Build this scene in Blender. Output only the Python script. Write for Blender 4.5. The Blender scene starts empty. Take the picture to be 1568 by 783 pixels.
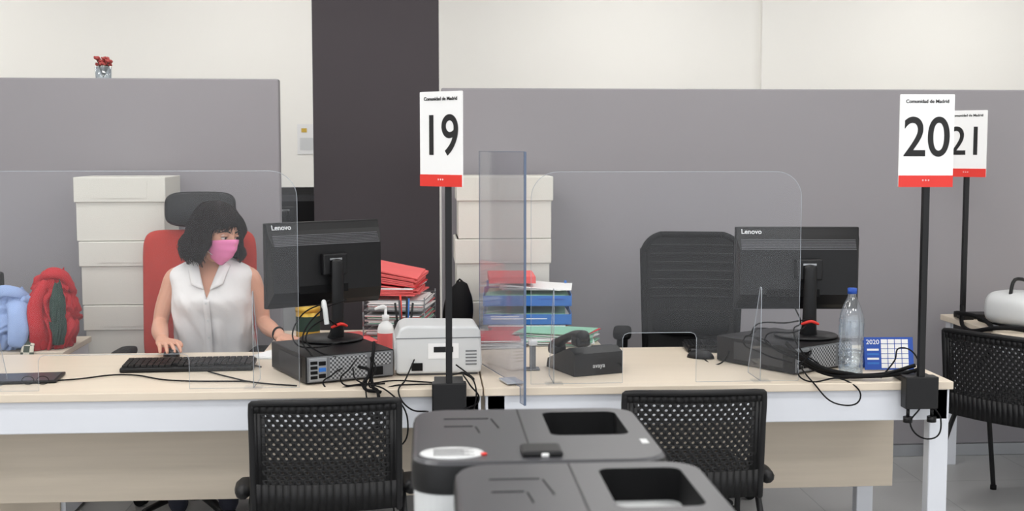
import bpy,bmesh,math,random
from mathutils import Vector,Matrix,noise,Euler
random.seed(3)
V=Vector
pi=math.pi
SC=bpy.context.scene
COL=SC.collection
def lin(c):
    c=c/255.0
    return c/12.92 if c<=.04045 else ((c+.055)/1.055)**2.4
def S(r,g,b): return (lin(r),lin(g),lin(b),1)

# ------------------------------------------------------------ materials
def mat(name,c,rough=.5,metal=0,var=.06,scale=12,bump=0,bscale=250,stretch=(1,1,1),spec=.5,emit=0,sss=0):
    m=bpy.data.materials.new(name);m.use_nodes=True
    N=m.node_tree.nodes;L=m.node_tree.links
    b=N['Principled BSDF']
    tc=N.new('ShaderNodeTexCoord');mp=N.new('ShaderNodeMapping');mp.inputs['Scale'].default_value=stretch
    L.new(tc.outputs['Object'],mp.inputs[0])
    nz=N.new('ShaderNodeTexNoise');nz.inputs['Scale'].default_value=scale;nz.inputs['Detail'].default_value=4
    L.new(mp.outputs[0],nz.inputs[0])
    mx=N.new('ShaderNodeMix');mx.data_type='RGBA'
    mx.inputs['A'].default_value=tuple(x*(1-var) for x in c[:3])+(1,)
    mx.inputs['B'].default_value=tuple(min(1,x*(1+var)) for x in c[:3])+(1,)
    L.new(nz.outputs[0],mx.inputs['Factor']);L.new(mx.outputs['Result'],b.inputs['Base Color'])
    b.inputs['Roughness'].default_value=rough;b.inputs['Metallic'].default_value=metal
    b.inputs['Specular IOR Level'].default_value=spec
    if sss:
        b.inputs['Subsurface Weight'].default_value=sss;b.inputs['Subsurface Radius'].default_value=(.01,.004,.002)
    if bump:
        n2=N.new('ShaderNodeTexNoise');n2.inputs['Scale'].default_value=bscale;L.new(mp.outputs[0],n2.inputs[0])
        bp=N.new('ShaderNodeBump');bp.inputs['Strength'].default_value=bump;bp.inputs['Distance'].default_value=.01
        L.new(n2.outputs[0],bp.inputs['Height']);L.new(bp.outputs[0],b.inputs['Normal'])
    if emit:
        b.inputs['Emission Color'].default_value=c;b.inputs['Emission Strength'].default_value=emit
    return m
def dots(name,c1,c2,scale,rough=.5):
    m=mat(name,c1,rough);N=m.node_tree.nodes;L=m.node_tree.links
    tc=N.new('ShaderNodeTexCoord');ck=N.new('ShaderNodeTexChecker');ck.inputs['Scale'].default_value=scale
    ck.inputs['Color1'].default_value=c1;ck.inputs['Color2'].default_value=c2
    L.new(tc.outputs['Object'],ck.inputs[0]);L.new(ck.outputs[0],N['Principled BSDF'].inputs['Base Color'])
    return m
def clear(name,tint=(.985,.99,.995),gl=.008,haze=.010,hc=(.9,.93,1,1),fr=.15):
    m=bpy.data.materials.new(name);m.use_nodes=True
    N=m.node_tree.nodes;L=m.node_tree.links;N.remove(N['Principled BSDF']);o=N['Material Output']
    t=N.new('ShaderNodeBsdfTransparent');t.inputs[0].default_value=tuple(tint)+(1,)
    g=N.new('ShaderNodeBsdfGlossy');g.inputs['Roughness'].default_value=.05
    d=N.new('ShaderNodeBsdfDiffuse');d.inputs[0].default_value=hc
    lw=N.new('ShaderNodeLayerWeight');lw.inputs[0].default_value=.2
    ma=N.new('ShaderNodeMath');ma.operation='MULTIPLY_ADD';ma.inputs[1].default_value=fr;ma.inputs[2].default_value=gl
    L.new(lw.outputs['Fresnel'],ma.inputs[0])
    m1=N.new('ShaderNodeMixShader');L.new(ma.outputs[0],m1.inputs[0]);L.new(t.outputs[0],m1.inputs[1]);L.new(g.outputs[0],m1.inputs[2])
    m2=N.new('ShaderNodeMixShader');m2.inputs[0].default_value=haze;L.new(m1.outputs[0],m2.inputs[1]);L.new(d.outputs[0],m2.inputs[2])
    L.new(m2.outputs[0],o.inputs[0]);return m
M={}
M['wall']=mat('wall_paint',S(243,241,236),.8,var=.01,scale=2,bump=.05)
M['ceil']=mat('ceiling_paint',S(240,240,238),.9,var=.01)
M['part']=mat('partition_grey',S(143,140,144),.85,var=.02,scale=3,bump=.08,bscale=600)
M['pillar']=mat('pillar_charcoal',S(76,70,74),.75,var=.03,scale=3)
M['wood']=mat('desk_maple',S(217,204,186),.42,var=.05,scale=3,stretch=(1,14,14))
M['oak']=mat('panel_oak',S(206,194,177),.55,var=.09,scale=2.5,stretch=(1,12,20))
M['white']=mat('white_steel',S(216,219,226),.4,var=.01)
M['blk']=mat('black_plastic',S(17,17,19),.45,var=.08,spec=.35)
M['blk2']=mat('black_matte',S(10,10,12),.7,var=.08,spec=.2)
M['grey']=mat('grey_plastic',S(110,112,115),.5)
M['lgrey']=mat('light_grey_plastic',S(205,207,208),.45,var=.02)
M['dgrey']=mat('dark_grey_plastic',S(66,66,70),.34,var=.03)
M['silver']=mat('steel',S(160,162,165),.35,.8)
M['box']=mat('archive_cardboard',S(206,204,196),.8,var=.03,scale=6,bump=.1)
M['red']=mat('red_fabric',S(172,52,42),.9,var=.1,scale=60,bump=.3,bscale=500)
M['redp']=mat('red_paper',S(205,52,58),.7,var=.1)
M['pinkp']=mat('salmon_folder',S(222,98,98),.7)
M['signred']=mat('sign_red',S(222,48,38),.5,var=.02)
M['signw']=mat('sign_white',S(240,240,240),.5,var=.01)
M['ink']=mat('sign_ink',S(14,14,16),.6)
M['blue']=mat('blue_plastic',S(40,105,185),.45)
M['dblue']=mat('calendar_blue',S(30,75,165),.6)
M['paper']=mat('paper',S(234,234,234),.8,var=.03)
M['paperg']=mat('green_paper',S(140,190,165),.8)
M['skin']=mat('skin',S(206,154,130),.5,var=.06,scale=25,sss=.08)
M['hair']=mat('dark_hair',S(24,16,15),.5,var=.35,scale=60,spec=.2)
M['blouse']=mat('white_blouse',S(226,224,224),.85,var=.02,bump=.3,bscale=22)
M['mask']=mat('pink_mask',S(232,132,182),.75,var=.03)
M['pants']=mat('dark_trousers',S(40,42,55),.85)
M['shirtb']=mat('light_blue_cotton',S(140,162,204),.85,var=.1,bump=.5,bscale=20)
M['jred']=mat('red_cotton',S(172,24,34),.8,var=.2,bump=.5,bscale=20)
M['jgreen']=mat('dark_green_cotton',S(36,60,52),.8)
M['tartan']=dots('tartan',S(200,195,180),S(60,70,60),40,.9)
M['vent']=dots('vent_mesh',S(165,167,170),S(62,64,67),130)
M['ventb']=mat('vent_dark',S(48,48,50),.5)
M['slat']=mat('vent_slat',S(100,100,104),.4)
M['scr']=clear('acrylic_clear')
M['scrt']=clear('acrylic_reflection_tint',(.84,.84,.86),.05,.06,fr=.3)  # grey tint puts the divider's darkening by reflection into its colour
M['edge']=mat('acrylic_edge',S(170,176,184),.2,var=.02)
M['edgeb']=mat('acrylic_edge_dark',S(85,100,125),.2,var=.02)
M['pet']=clear('clear_plastic',(.9,.94,.97),.12,.05,fr=.4)
M['eyew']=mat('eye_white',S(235,232,228),.25,var=.01)
M['gold']=mat('yellow_tin',S(205,170,70),.4,.3)
M['lamp']=mat('lamp_diffuser',(1,.985,.96,1),.5,emit=10.5)
M['flower']=mat('red_petals',S(175,75,72),.7,var=.2,scale=80)

fm=mat('floor_vinyl',S(168,168,167),.35,var=.05,scale=5);M['floor']=fm
N=fm.node_tree.nodes;L=fm.node_tree.links
tc=N.new('ShaderNodeTexCoord');br=N.new('ShaderNodeTexBrick');br.inputs['Scale'].default_value=1.0
br.offset=0;br.inputs['Brick Width'].default_value=.6;br.inputs['Row Height'].default_value=.6;br.inputs['Mortar Size'].default_value=.003
br.inputs['Color1'].default_value=S(168,168,167);br.inputs['Color2'].default_value=S(163,163,163);br.inputs['Mortar'].default_value=S(140,140,140)
L.new(tc.outputs['Object'],br.inputs[0]);L.new(br.outputs[0],N['Principled BSDF'].inputs['Base Color'])

# ------------------------------------------------------------ mesh helpers
def mk(name,vs,fs,m,smooth=False,loc=(0,0,0),rot=(0,0,0)):
    me=bpy.data.meshes.new(name);me.from_pydata([tuple(v) for v in vs],[],fs);me.update()
    o=bpy.data.objects.new(name,me);COL.objects.link(o)
    if m: me.materials.append(M[m] if isinstance(m,str) else m)
    if smooth:
        for p in me.polygons:p.use_smooth=True
    o.location=loc;o.rotation_euler=rot
    return o
def fixn(o):
    bm=bmesh.new();bm.from_mesh(o.data);bmesh.ops.recalc_face_normals(bm,faces=bm.faces);bm.to_mesh(o.data);bm.free();return o
def box(name,size,loc,m,rot=(0,0,0),bev=.004,seg=2,taper=None):
    bm=bmesh.new();bmesh.ops.create_cube(bm,size=1)
    for v in bm.verts:
        v.co=V((v.co.x*size[0],v.co.y*size[1],v.co.z*size[2]))
        if taper and v.co.z>0: v.co.x*=taper[0];v.co.y*=taper[1]
    if bev: bmesh.ops.bevel(bm,geom=bm.edges[:],offset=min(bev,min(size)*.45),segments=seg,affect='EDGES',profile=.5)
    me=bpy.data.meshes.new(name);bm.to_mesh(me);bm.free();me.materials.append(M[m])
    o=bpy.data.objects.new(name,me);COL.objects.link(o);o.location=loc;o.rotation_euler=rot
    return o
def b2(name,lo,hi,m,bev=.003):
    return box(name,[hi[i]-lo[i] for i in range(3)],[(hi[i]+lo[i])/2 for i in range(3)],m,bev=bev)
def loft(name,rings,m,cap=True,smooth=True,closed=False):
    n=len(rings[0]);vs=[v for r in rings for v in r];fs=[]
    R=len(rings)
    for i in range(R-1 if not closed else R):
        for j in range(n):
            a=i*n+j;b=i*n+(j+1)%n;c=((i+1)%R)*n+(j+1)%n;d=((i+1)%R)*n+j
            fs.append((a,b,c,d))
    if cap and not closed:
        fs.append(tuple(range(n))[::-1]);fs.append(tuple(range((R-1)*n,R*n)))
    return fixn(mk(name,vs,fs,m,smooth))
def ring(c,u,v,ru,rv,n=24,pw=2.0):
    out=[]
    for i in range(n):
        t=2*pi*i/n;ct,st=math.cos(t),math.sin(t);e=2/pw
        out.append(V(c)+u*ru*math.copysign(abs(ct)**e,ct)+v*rv*math.copysign(abs(st)**e,st))
    return out
def cat(P,t):
    n=len(P);i=min(int(t),n-2);f=t-i
    p0=P[max(i-1,0)];p1=P[i];p2=P[i+1];p3=P[min(i+2,n-1)]
    return .5*((2*p1)+(p2-p0)*f+(2*p0-5*p1+4*p2-p3)*f*f+(3*p1-p0-3*p2+p3)*f**3)
def tube(name,pts,rad,m,n=14,sub=4,side=None,rnd=True,smooth=True):
    pts=[V(p) for p in pts];rad=[r if isinstance(r,tuple) else (r,r) for r in rad]
    k=(len(pts)-1)*sub;C=[cat(pts,i/sub) for i in range(k+1)]
    RU=[cat([r[0] for r in rad],i/sub) for i in range(k+1)];RV=[cat([r[1] for r in rad],i/sub) for i in range(k+1)]
    rings=[];u=V(side) if side is not None else None
    for i in range(k+1):
        t=(C[min(i+1,k)]-C[max(i-1,0)]).normalized()
        if u is None: u=t.orthogonal()
        u=(u-t*u.dot(t)).normalized();v=t.cross(u)
        if i==0 and rnd:
            for q in (1,.7): rings.append(ring(C[0]-t*RV[0]*q*.9,u,v,RU[0]*math.sqrt(max(0.02,1-q*q)),RV[0]*math.sqrt(max(.02,1-q*q)),n))
        rings.append(ring(C[i],u,v,RU[i],RV[i],n))
        if i==k and rnd:
            for q in (.7,1): rings.append(ring(C[k]+t*RV[k]*q*.9,u,v,RU[k]*math.sqrt(max(.02,1-q*q)),RV[k]*math.sqrt(max(.02,1-q*q)),n))
    return loft(name,rings,m,smooth=smooth)
def cyl(name,p,q,r,m,r2=None,n=20):
    p=V(p);q=V(q);t=(q-p).normalized();u=t.orthogonal().normalized();v=t.cross(u)
    o=loft(name,[ring(p,u,v,r,r,n),ring(q,u,v,r2 if r2 is not None else r,r2 if r2 is not None else r,n)],m,smooth=False)
    for f in o.data.polygons:
        if len(f.vertices)==4:f.use_smooth=True
    return o
def lathe(name,prof,m,loc=(0,0,0),n=28,cap=True):
    o=loft(name,[ring(V((0,0,z)),V((1,0,0)),V((0,1,0)),max(r,.0004),max(r,.0004),n) for r,z in prof],m,cap=cap);o.location=loc;return o
def ball(name,c,r,m,seg=24,rot=(0,0,0)):
    bm=bmesh.new();bmesh.ops.create_uvsphere(bm,u_segments=seg,v_segments=seg//2,radius=1)
    if not isinstance(r,(tuple,list)):r=(r,r,r)
    for v in bm.verts:v.co=V((v.co.x*r[0],v.co.y*r[1],v.co.z*r[2]))
    me=bpy.data.meshes.new(name);bm.to_mesh(me);bm.free();me.materials.append(M[m])
    for p in me.polygons:p.use_smooth=True
    o=bpy.data.objects.new(name,me);COL.objects.link(o);o.location=c;o.rotation_euler=rot;return o
def prism(name,outline,th,m,loc=(0,0,0),rot=(0,0,0)):
    n=len(outline);vs=[(x,-th/2,z) for x,z in outline]+[(x,th/2,z) for x,z in outline]
    fs=[tuple(range(n)),tuple(range(2*n-1,n-1,-1))]+[(i,i+n,(i+1)%n+n,(i+1)%n) for i in range(n)]
    return fixn(mk(name,vs,fs,m,loc=loc,rot=rot))
def wire(name,paths,r,m,cyclic=False,smooth=True):
    cu=bpy.data.curves.new(name,'CURVE');cu.dimensions='3D';cu.bevel_depth=r;cu.bevel_resolution=2;cu.resolution_u=8
    for p in paths:
        if smooth:
            s=cu.splines.new('BEZIER');s.bezier_points.add(len(p)-1)
            for b,c in zip(s.bezier_points,p): b.co=c;b.handle_left_type=b.handle_right_type='AUTO'
        else:
            s=cu.splines.new('POLY');s.points.add(len(p)-1)
            for b,c in zip(s.points,p): b.co=(c[0],c[1],c[2],1)
        s.use_cyclic_u=cyclic
    cu.materials.append(M[m]);o=bpy.data.objects.new(name,cu);COL.objects.link(o);return o
def text(name,s,size,loc,m,rot=(pi/2,0,0),sx=1,ext=.0006,align='CENTER',off=0):
    cu=bpy.data.curves.new(name,'FONT');cu.body=s;cu.size=size;cu.extrude=ext;cu.align_x=align;cu.align_y='CENTER';cu.offset=off
    cu.materials.append(M[m]);o=bpy.data.objects.new(name,cu);COL.objects.link(o);o.location=loc;o.rotation_euler=rot;o.scale=(sx,1,1);return o
def grp(name,parts,loc=(0,0,0),rz=0,rot=None,sc=(1,1,1)):
    e=bpy.data.objects.new(name,None);COL.objects.link(e);e.empty_display_size=.1
    for p in parts: p.parent=e
    e.location=loc;e.rotation_euler=rot if rot else (0,0,rz);e.scale=sc;return e
def combine(name,objs,m):
    bm=bmesh.new()
    for o in objs:
        mw=Matrix.LocRotScale(o.location,o.rotation_euler,o.scale);k=len(bm.verts)
        bm.from_mesh(o.data);bm.verts.ensure_lookup_table()
        for v in bm.verts[k:]:v.co=mw@v.co
    me=bpy.data.meshes.new(name);bm.to_mesh(me);bm.free();me.materials.append(M[m])
    for o in objs:bpy.data.objects.remove(o)
    for p in me.polygons:p.use_smooth=True
    o=bpy.data.objects.new(name,me);COL.objects.link(o);return o
def rrect(w,h,r,n=6,cx=0,cz=0):
    out=[]
    for sx,sz,a0 in ((1,1,0),(-1,1,90),(-1,-1,180),(1,-1,270)):
        for i in range(n+1):
            a=math.radians(a0+90*i/n);out.append((cx+sx*(w/2-r)+r*math.cos(a)*1,cz+sz*(h/2-r)+r*math.sin(a)))
    return out

# ------------------------------------------------------------ room
b2('floor',(-6,-2,-.1),(7,9.2,0),'floor',bev=0)
b2('ceiling',(-6,-2,3.2),(7,9.2,3.3),'ceil',bev=0)
b2('wall_back',(-6,9.0,0),(2.50,9.1,3.2),'wall',bev=0)
b2('wall_back_return',(2.50,8.96,0),(7,9.1,3.2),'wall',bev=0)
b2('wall_left',(-6.1,-2,0),(-6,9.1,3.2),'wall',bev=0)
b2('wall_right',(7,-2,0),(7.1,9.1,3.2),'wall',bev=0)
b2('pillar',(-.64,6.9,0),(.07,7.5,3.2),'pillar',bev=.004)
pr=[b2('panel',(0,0,.06),(4.2,.09,1.845),'part',.006),b2('baseboard_trim',(0,-.006,0),(4.2,.096,.06),'silver',.002)]
grp('partition_screen',pr,(.07,5.86,0))
pr=[b2('panel',(-3.6,0,.06),(0,.09,1.885),'part',.006),b2('baseboard_trim',(-3.6,-.006,0),(0,.096,.06),'silver',.002)]
grp('partition_screen',pr,(-.705,5.86,0),rz=math.radians(1.5))
for ix in range(4):
    for y in (.2,2.4,4.7,7.7):
        x=-3.6+ix*2.5
        grp('ceiling_light',[b2('frame',(-.62,-.32,-.02),(.62,.32,-.001),'white'),b2('diffuser',(-.59,-.29,-.03),(.59,.29,-.019),'lamp',0)],(x,y,3.2))
grp('wall_notice',[b2('sheet',(-.09,-.004,-.11),(.09,0,.11),'paper',0),b2('print',(-.06,-.006,.05),(-.02,-.004,.08),'gold',0),b2('lines',(-.07,-.006,-.08),(.07,-.004,.01),'lgrey',0)],(-.86,8.998,1.62))
p=[b2('side_left',(0,0,0),(.02,.35,1.34),'grey'),b2('side_right',(.48,0,0),(.5,.35,1.34),'grey'),b2('top',(0,0,1.32),(.5,.35,1.34),'grey')]
for k in range(9): p+=[b2('shelf',(.02,.01,.1+k*.14),(.48,.34,.115+k*.14),'grey',.002),b2('shelf_items',(.04,.03,.115+k*.14),(.46,.32,.115+k*.14+.06+.02*(k%3)),'blk' if k%2 else 'paper',.002)]
grp('filing_shelf',p,(.10,6.9,0))

# ------------------------------------------------------------ desks
def desk(w):
    p=[b2('tabletop',(0,0,.712),(w,.8,.74),'wood',.003),
       b2('front_beam',(.01,.02,.600),(w-.01,.06,.711),'white',.004),
       b2('rear_beam',(.08,.74,.64),(w-.08,.78,.711),'white',.003),
       b2('modesty_panel',(.0,.38,.260),(w-.06,.4,.70),'oak',.002)]
    for sx in (0.005,w-.075):
        p+=[b2('leg_front',(sx,.02,.0),(sx+.07,.07,.711),'white',.004),b2('leg_rear',(sx,.72,0),(sx+.07,.77,.711),'white',.004),
            b2('leg_rail',(sx+.01,.07,.64),(sx+.06,.72,.705),'white',.003),b2('panel_bracket',(sx+.02,.36,.6),(sx+.05,.42,.64),'white',.002)]
    return p
grp('office_desk',desk(2.0),(-1.815,4.07,0))
grp('office_desk',desk(1.65),(.19,4.07,0))
def sdesk(x0,y0,x1,y1):
    p=[b2('tabletop',(x0,y0,.712),(x1,y1,.74),'wood',.003),b2('beam',(x0+.03,y0+.03,.65),(x1-.03,y1-.03,.711),'white',.003)]
    for x in (x0+.02,x1-.07):
        for y in (y0+.02,y1-.07): p.append(b2('leg',(x,y,0),(x+.05,y+.05,.711),'white',.003))
    return p
grp('side_table',sdesk(-.66,4.885,.72,5.43))
grp('office_desk',sdesk(2.52,4.55,4.1,5.75))

# ------------------------------------------------------------ archive boxes
def abox(w=.44,d=.33,h=.286,dx=0,z=0,dy=0):
    out=[box('box_body',(w-.016,d-.016,h-.002),(dx,dy,z+h/2),'box',bev=.003),
         box('box_lid',(w,d,.112),(dx,dy,z+h-.057),'box',bev=.004),
         box('lid_flap',(w*.6,.002,.09),(dx,dy-d/2-.001,z+h-.05),'box',bev=.0)]
    return out
def stack(loc,offs,w=.44):
    p=[]
    for i,o in enumerate(offs): p+=abox(w=w,dx=o,z=i*.286)
    return grp('archive_box_stack',p,loc)
stack((-1.355,5.62,0),[.02,.025,.025,.012,-.004],.40)
stack((.352,5.64,0),[.0,.0,.01,-.008,.0])

# ------------------------------------------------------------ signs
def sign(num,loc,rz,poleh=.70,dx=0,brz=0,nx=.86):
    z0=.765+poleh-.045
    bd=[prism('board',rrect(.185,.315,.003,2),.006,'signw',(0,0,0)),
        b2('red_band',(-.0925,-.0045,-.1575),(.0925,-.0028,-.118),'signred',0),
        text('number',num,.190,(0,-.004,.006),'ink',sx=nx,off=.0015),
        text('heading','Comunidad de Madrid',.0165,(0,-.004,.133),'ink',sx=.98,off=.0003),
        text('crest','* * *',.014,(0,-.0052,-.137),'signw')]
    for o in bd:
        c=V(o.location)+V((dx,-.016,0));c.rotate(Euler((0,0,brz)));o.location=(c.x,c.y,c.z+z0+.1575);o.rotation_euler=(o.rotation_euler.x,0,brz)
    p=bd+[b2('pole',(-.011,-.011,.70),(.011,.011,z0+.16),'blk',.002),
       b2('clamp_block',(-.058,-.02,.655),(.058,.03,.768),'blk',.004),
       b2('clamp_top',(-.05,.03,.742),(.05,.13,.765),'blk',.003)]
    for sx in (-.04,.045):
        p+=[cyl('clamp_screw',(sx,.005,.625),(sx,.005,.655),.006,'blk'),cyl('clamp_knob',(sx,.005,.605),(sx,.005,.625),.016,'blk')]
    return grp('counter_number_sign',p,loc,rz)
sign('19',(.070,4.035,0),0,.71,dx=-.016,brz=math.radians(-42))
sign('20',(1.705,4.035,0),0,.705,dx=-.008,brz=math.radians(-4))
sign('21',(2.565,5.60,0),math.radians(-90),.70,brz=math.radians(90-40))

# ------------------------------------------------------------ acrylic screens
def screen(w,h,cut=None,rl=True,rr=True,fins=()):
    r=.09;o=[(0,0)]
    if cut: o+=[(cut[0],0),(cut[0],cut[2]-.02),(cut[0]+.006,cut[2]-.006),(cut[0]+.02,cut[2]),(cut[1]-.02,cut[2]),(cut[1]-.006,cut[2]-.006),(cut[1],cut[2]-.02),(cut[1],0)]
    o+=[(w,0)]
    o+=[(w-r+r*math.cos(a),h-r+r*math.sin(a)) for a in [pi/2*i/8 for i in range(9)]] if rr else [(w,h)]
    o+=[(r+r*math.cos(a),h-r+r*math.sin(a)) for a in [pi/2+pi/2*i/8 for i in range(9)]] if rl else [(0,h)]
    p=[prism('pane',o,.004,'scr')]
    p.append(wire('pane_edge',[[(x,0,z) for x,z in o]],.0009,'edge',cyclic=True,smooth=False))
    for f in fins:
        fo=[(0,0),(.16,0),(.16,.02),(.03,.30),(.015,.33),(0,.33)]
        p.append(prism('support_fin',fo,.004,'scr',(f,.004,0),(0,0,pi/2)))
        p.append(wire('fin_edge',[[(f,.004+a,z) for a,z in fo]],.0011,'edge',cyclic=True,smooth=False))
        p.append(b2('foot',(f-.03,-.03,0),(f+.03,.03,.004),'scr',0))
    return p
grp('acrylic_sneeze_guard',screen(1.12,.74,(.25,.75,.12),rl=True,fins=(.09,.965)),(-1.56,4.125,.741))
grp('acrylic_sneeze_guard',screen(.945,.735,(.32,.58,.175),fins=(.08,.81)),(.355,4.125,.741))
w=math.hypot(.13,.52)
po=[(0,-.055),(.05,-.055),(.05,0),(w,0),(w,.80),(0,.80)]
p=[prism('pane',po,.005,'scrt'),wire('pane_edge',[[(x,0,z) for x,z in po]],.0014,'edgeb',True,False),
   b2('front_edge_strip',(-.001,-.004,-.055),(.003,.004,.8),'edgeb',0),b2('foot',(.1,-.03,0),(.2,.03,.006),'edge',.001)]
grp('acrylic_divider_panel',p,(.325,4.01,.745),rz=math.atan2(.52,-.13))

# ------------------------------------------------------------ computers
def pc():
    p=[b2('case',(-.165,-.19,.004),(.165,.19,.10),'blk',.004),
       b2('rear_plate',(-.16,-.193,.008),(.16,-.189,.096),'grey',.001),
       b2('port_plate',(-.155,-.196,.012),(-.09,-.192,.092),'silver',.001),
       b2('vent_grille',(-.08,-.196,.012),(.06,-.192,.092),'vent',.001),
       b2('vent_grille_small',(.075,-.196,.05),(.15,-.192,.092),'vent',.001),
       b2('side_vent',(-.167,-.14,.02),(-.164,.1,.085),'ventb',0),
       b2('psu_socket',(.08,-.197,.014),(.12,-.192,.044),'blk2',.001)]
    for i in range(4): p.append(b2('port',(-.15,-.199,.02+i*.017),(-.125,-.195,.031+i*.017),'blk2',.001))
    for i in range(3): p.append(b2('video_port',(-.12,-.20,.022+i*.022),(-.095,-.195,.036+i*.022),'blue' if i==1 else 'blk2',.001))
    for i in (-.14,.14):
        for j in (-.15,.15): p.append(cyl('foot',(i,j,0),(i,j,.006),.01,'blk2'))
    return p
grp('desktop_computer',pc(),(-.352,4.40,.74),rz=math.radians(25))
grp('desktop_computer',pc(),(1.35,4.47,.74),rz=math.radians(33))
def monitor(zc,zb,pan=0,soff=0):
    W,H=.47,.315
    p=[box('front_bezel',(W,.022,H),(0,.016,zc),'blk',bev=.004),box('screen',(W-.03,.002,H-.035),(0,.028,zc),'blk2',bev=0)]
    pr=[(.006,H/2-.004),(-.004,H/2-.03),(-.012,H/2-.045),(-.034,H/2-.085),(-.036,-H/2+.06),(-.01,-H/2+.02),(.006,-H/2+.004)]
    vs=[];n=len(pr)
    for x in (-W/2+.004,W/2-.004): vs+=[(x*(1 if y>-.02 else .96),y,z+zc) for y,z in pr]
    fs=[tuple(range(n)),tuple(range(2*n-1,n-1,-1))]+[(i,i+n,(i+1)%n+n,(i+1)%n) for i in range(n)]
    p.append(fixn(mk('rear_shell',vs,fs,'blk')))
    for k in range(7):
        t=(k+.5)/7;p.append(box('vent_slat',(W*.92,.003,.003),(0,-.0135-.0215*t,zc+H/2-.045-.040*t),'slat',bev=0))
    p.append(text('maker_logo','Lenovo',.026,(-W/2+.02,-.0045,zc+H/2-.018),'lgrey',rot=(pi/2-.35,0,0),align='LEFT',ext=.0006,off=.0005))
    p.append(box('port_bay',(.2,.006,.03),(-.02,-.034,zc-H/2+.066),'blk2',bev=.001))
    p.append(box('hinge_block',(.10,.03,.08),(soff,-.048,zc-.0),'blk',bev=.006))
    p.append(box('hinge_bolts',(.05,.004,.008),(soff,-.064,zc+.02),'silver',bev=.001))
    p.append(tube('stand_column',[(soff,-.072,zc+.01),(soff,-.075,zc-.06),(soff,-.07,.06),(soff,-.055,.012)],[(.024,.012),(.025,.013),(.027,.013),(.034,.02)],'blk',side=(1,0,0)))
    p.append(lathe('base_plate',[(.0,0),(.118,0),(.12,.004),(.116,.008),(.03,.014),(0,.014)],'blk',(soff,-.02,0),n=40))
    p.append(tube('red_cable_clip',[(soff-.03,-.085,.055),(soff,-.096,.066),(soff+.03,-.085,.055)],[.005,.006,.005],'signred'))
    return p
grp('computer_monitor',monitor(.285,0,soff=.015),(-.385,4.535,.843),rz=math.radians(32))
grp('computer_monitor',monitor(.257,0,soff=.035),(1.405,4.50,.843),rz=math.radians(-5))
grp('computer_monitor',monitor(.2,0),(-.88,7.55,.956),rz=math.radians(8),sc=(1.1,1,1))
p=[b2('carcass',(-.35,-.2,0),(.35,.25,.95),'white'),b2('door_left',(-.34,-.215,.03),(-.005,-.2,.93),'lgrey'),b2('door_right',(.005,-.215,.03),(.34,-.2,.93),'lgrey')]
grp('storage_cabinet',p,(-1.02,7.6,0))

def keyboard():
    p=[box('case',(.455,.15,.018),(0,0,.013),'blk',bev=.005,rot=(math.radians(3),0,0))]
    for r in range(6):
        for c in range(21):
            if (r==0 and c in(8,15)): continue
            p.append(box('k',(.0178,.0185,.008),(-.21+c*.021,-.058+r*.0225,.0265+(-.058+r*.0225)*.05),'blk2',bev=.0))
    keys=combine('keys',p[1:],'blk')
    for f in keys.data.polygons:f.use_smooth=False
    return [p[0],keys]
grp('keyboard',keyboard(),(-.885,4.515,.74),rz=math.radians(2),sc=(1.05,1,1))
grp('keyboard',keyboard(),(1.18,4.785,.74),rz=math.radians(-3),sc=(.62,1,1))
def mouse():
    o=ball('shell',(0,0,.0),(.031,.055,.034),'blk')
    for v in o.data.vertices: v.co.z=max(v.co.z,0)
    return [o,box('wheel',(.006,.02,.01),(0,.028,.028),'dgrey',bev=.002)]
grp('computer_mouse',mouse(),(-1.005,4.775,.741),rz=math.radians(200))
grp('computer_mouse',mouse(),(1.06,4.60,.741),rz=math.radians(60))
grp('tablet_computer',[box('body',(.24,.17,.009),(0,0,.005),'blk',bev=.003),box('glass',(.22,.15,.001),(0,0,.0098),'dgrey',bev=0)],(-1.42,4.33,.741),rz=.1)
wire('eyeglasses',[[(-1.38+.02*math.cos(a),4.23,.757+.014*math.sin(a)) for a in [k*pi/6 for k in range(12)]],[(-1.33+.02*math.cos(a),4.23,.757+.014*math.sin(a)) for a in [k*pi/6 for k in range(12)]]],.0015,'blk',True)

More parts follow.
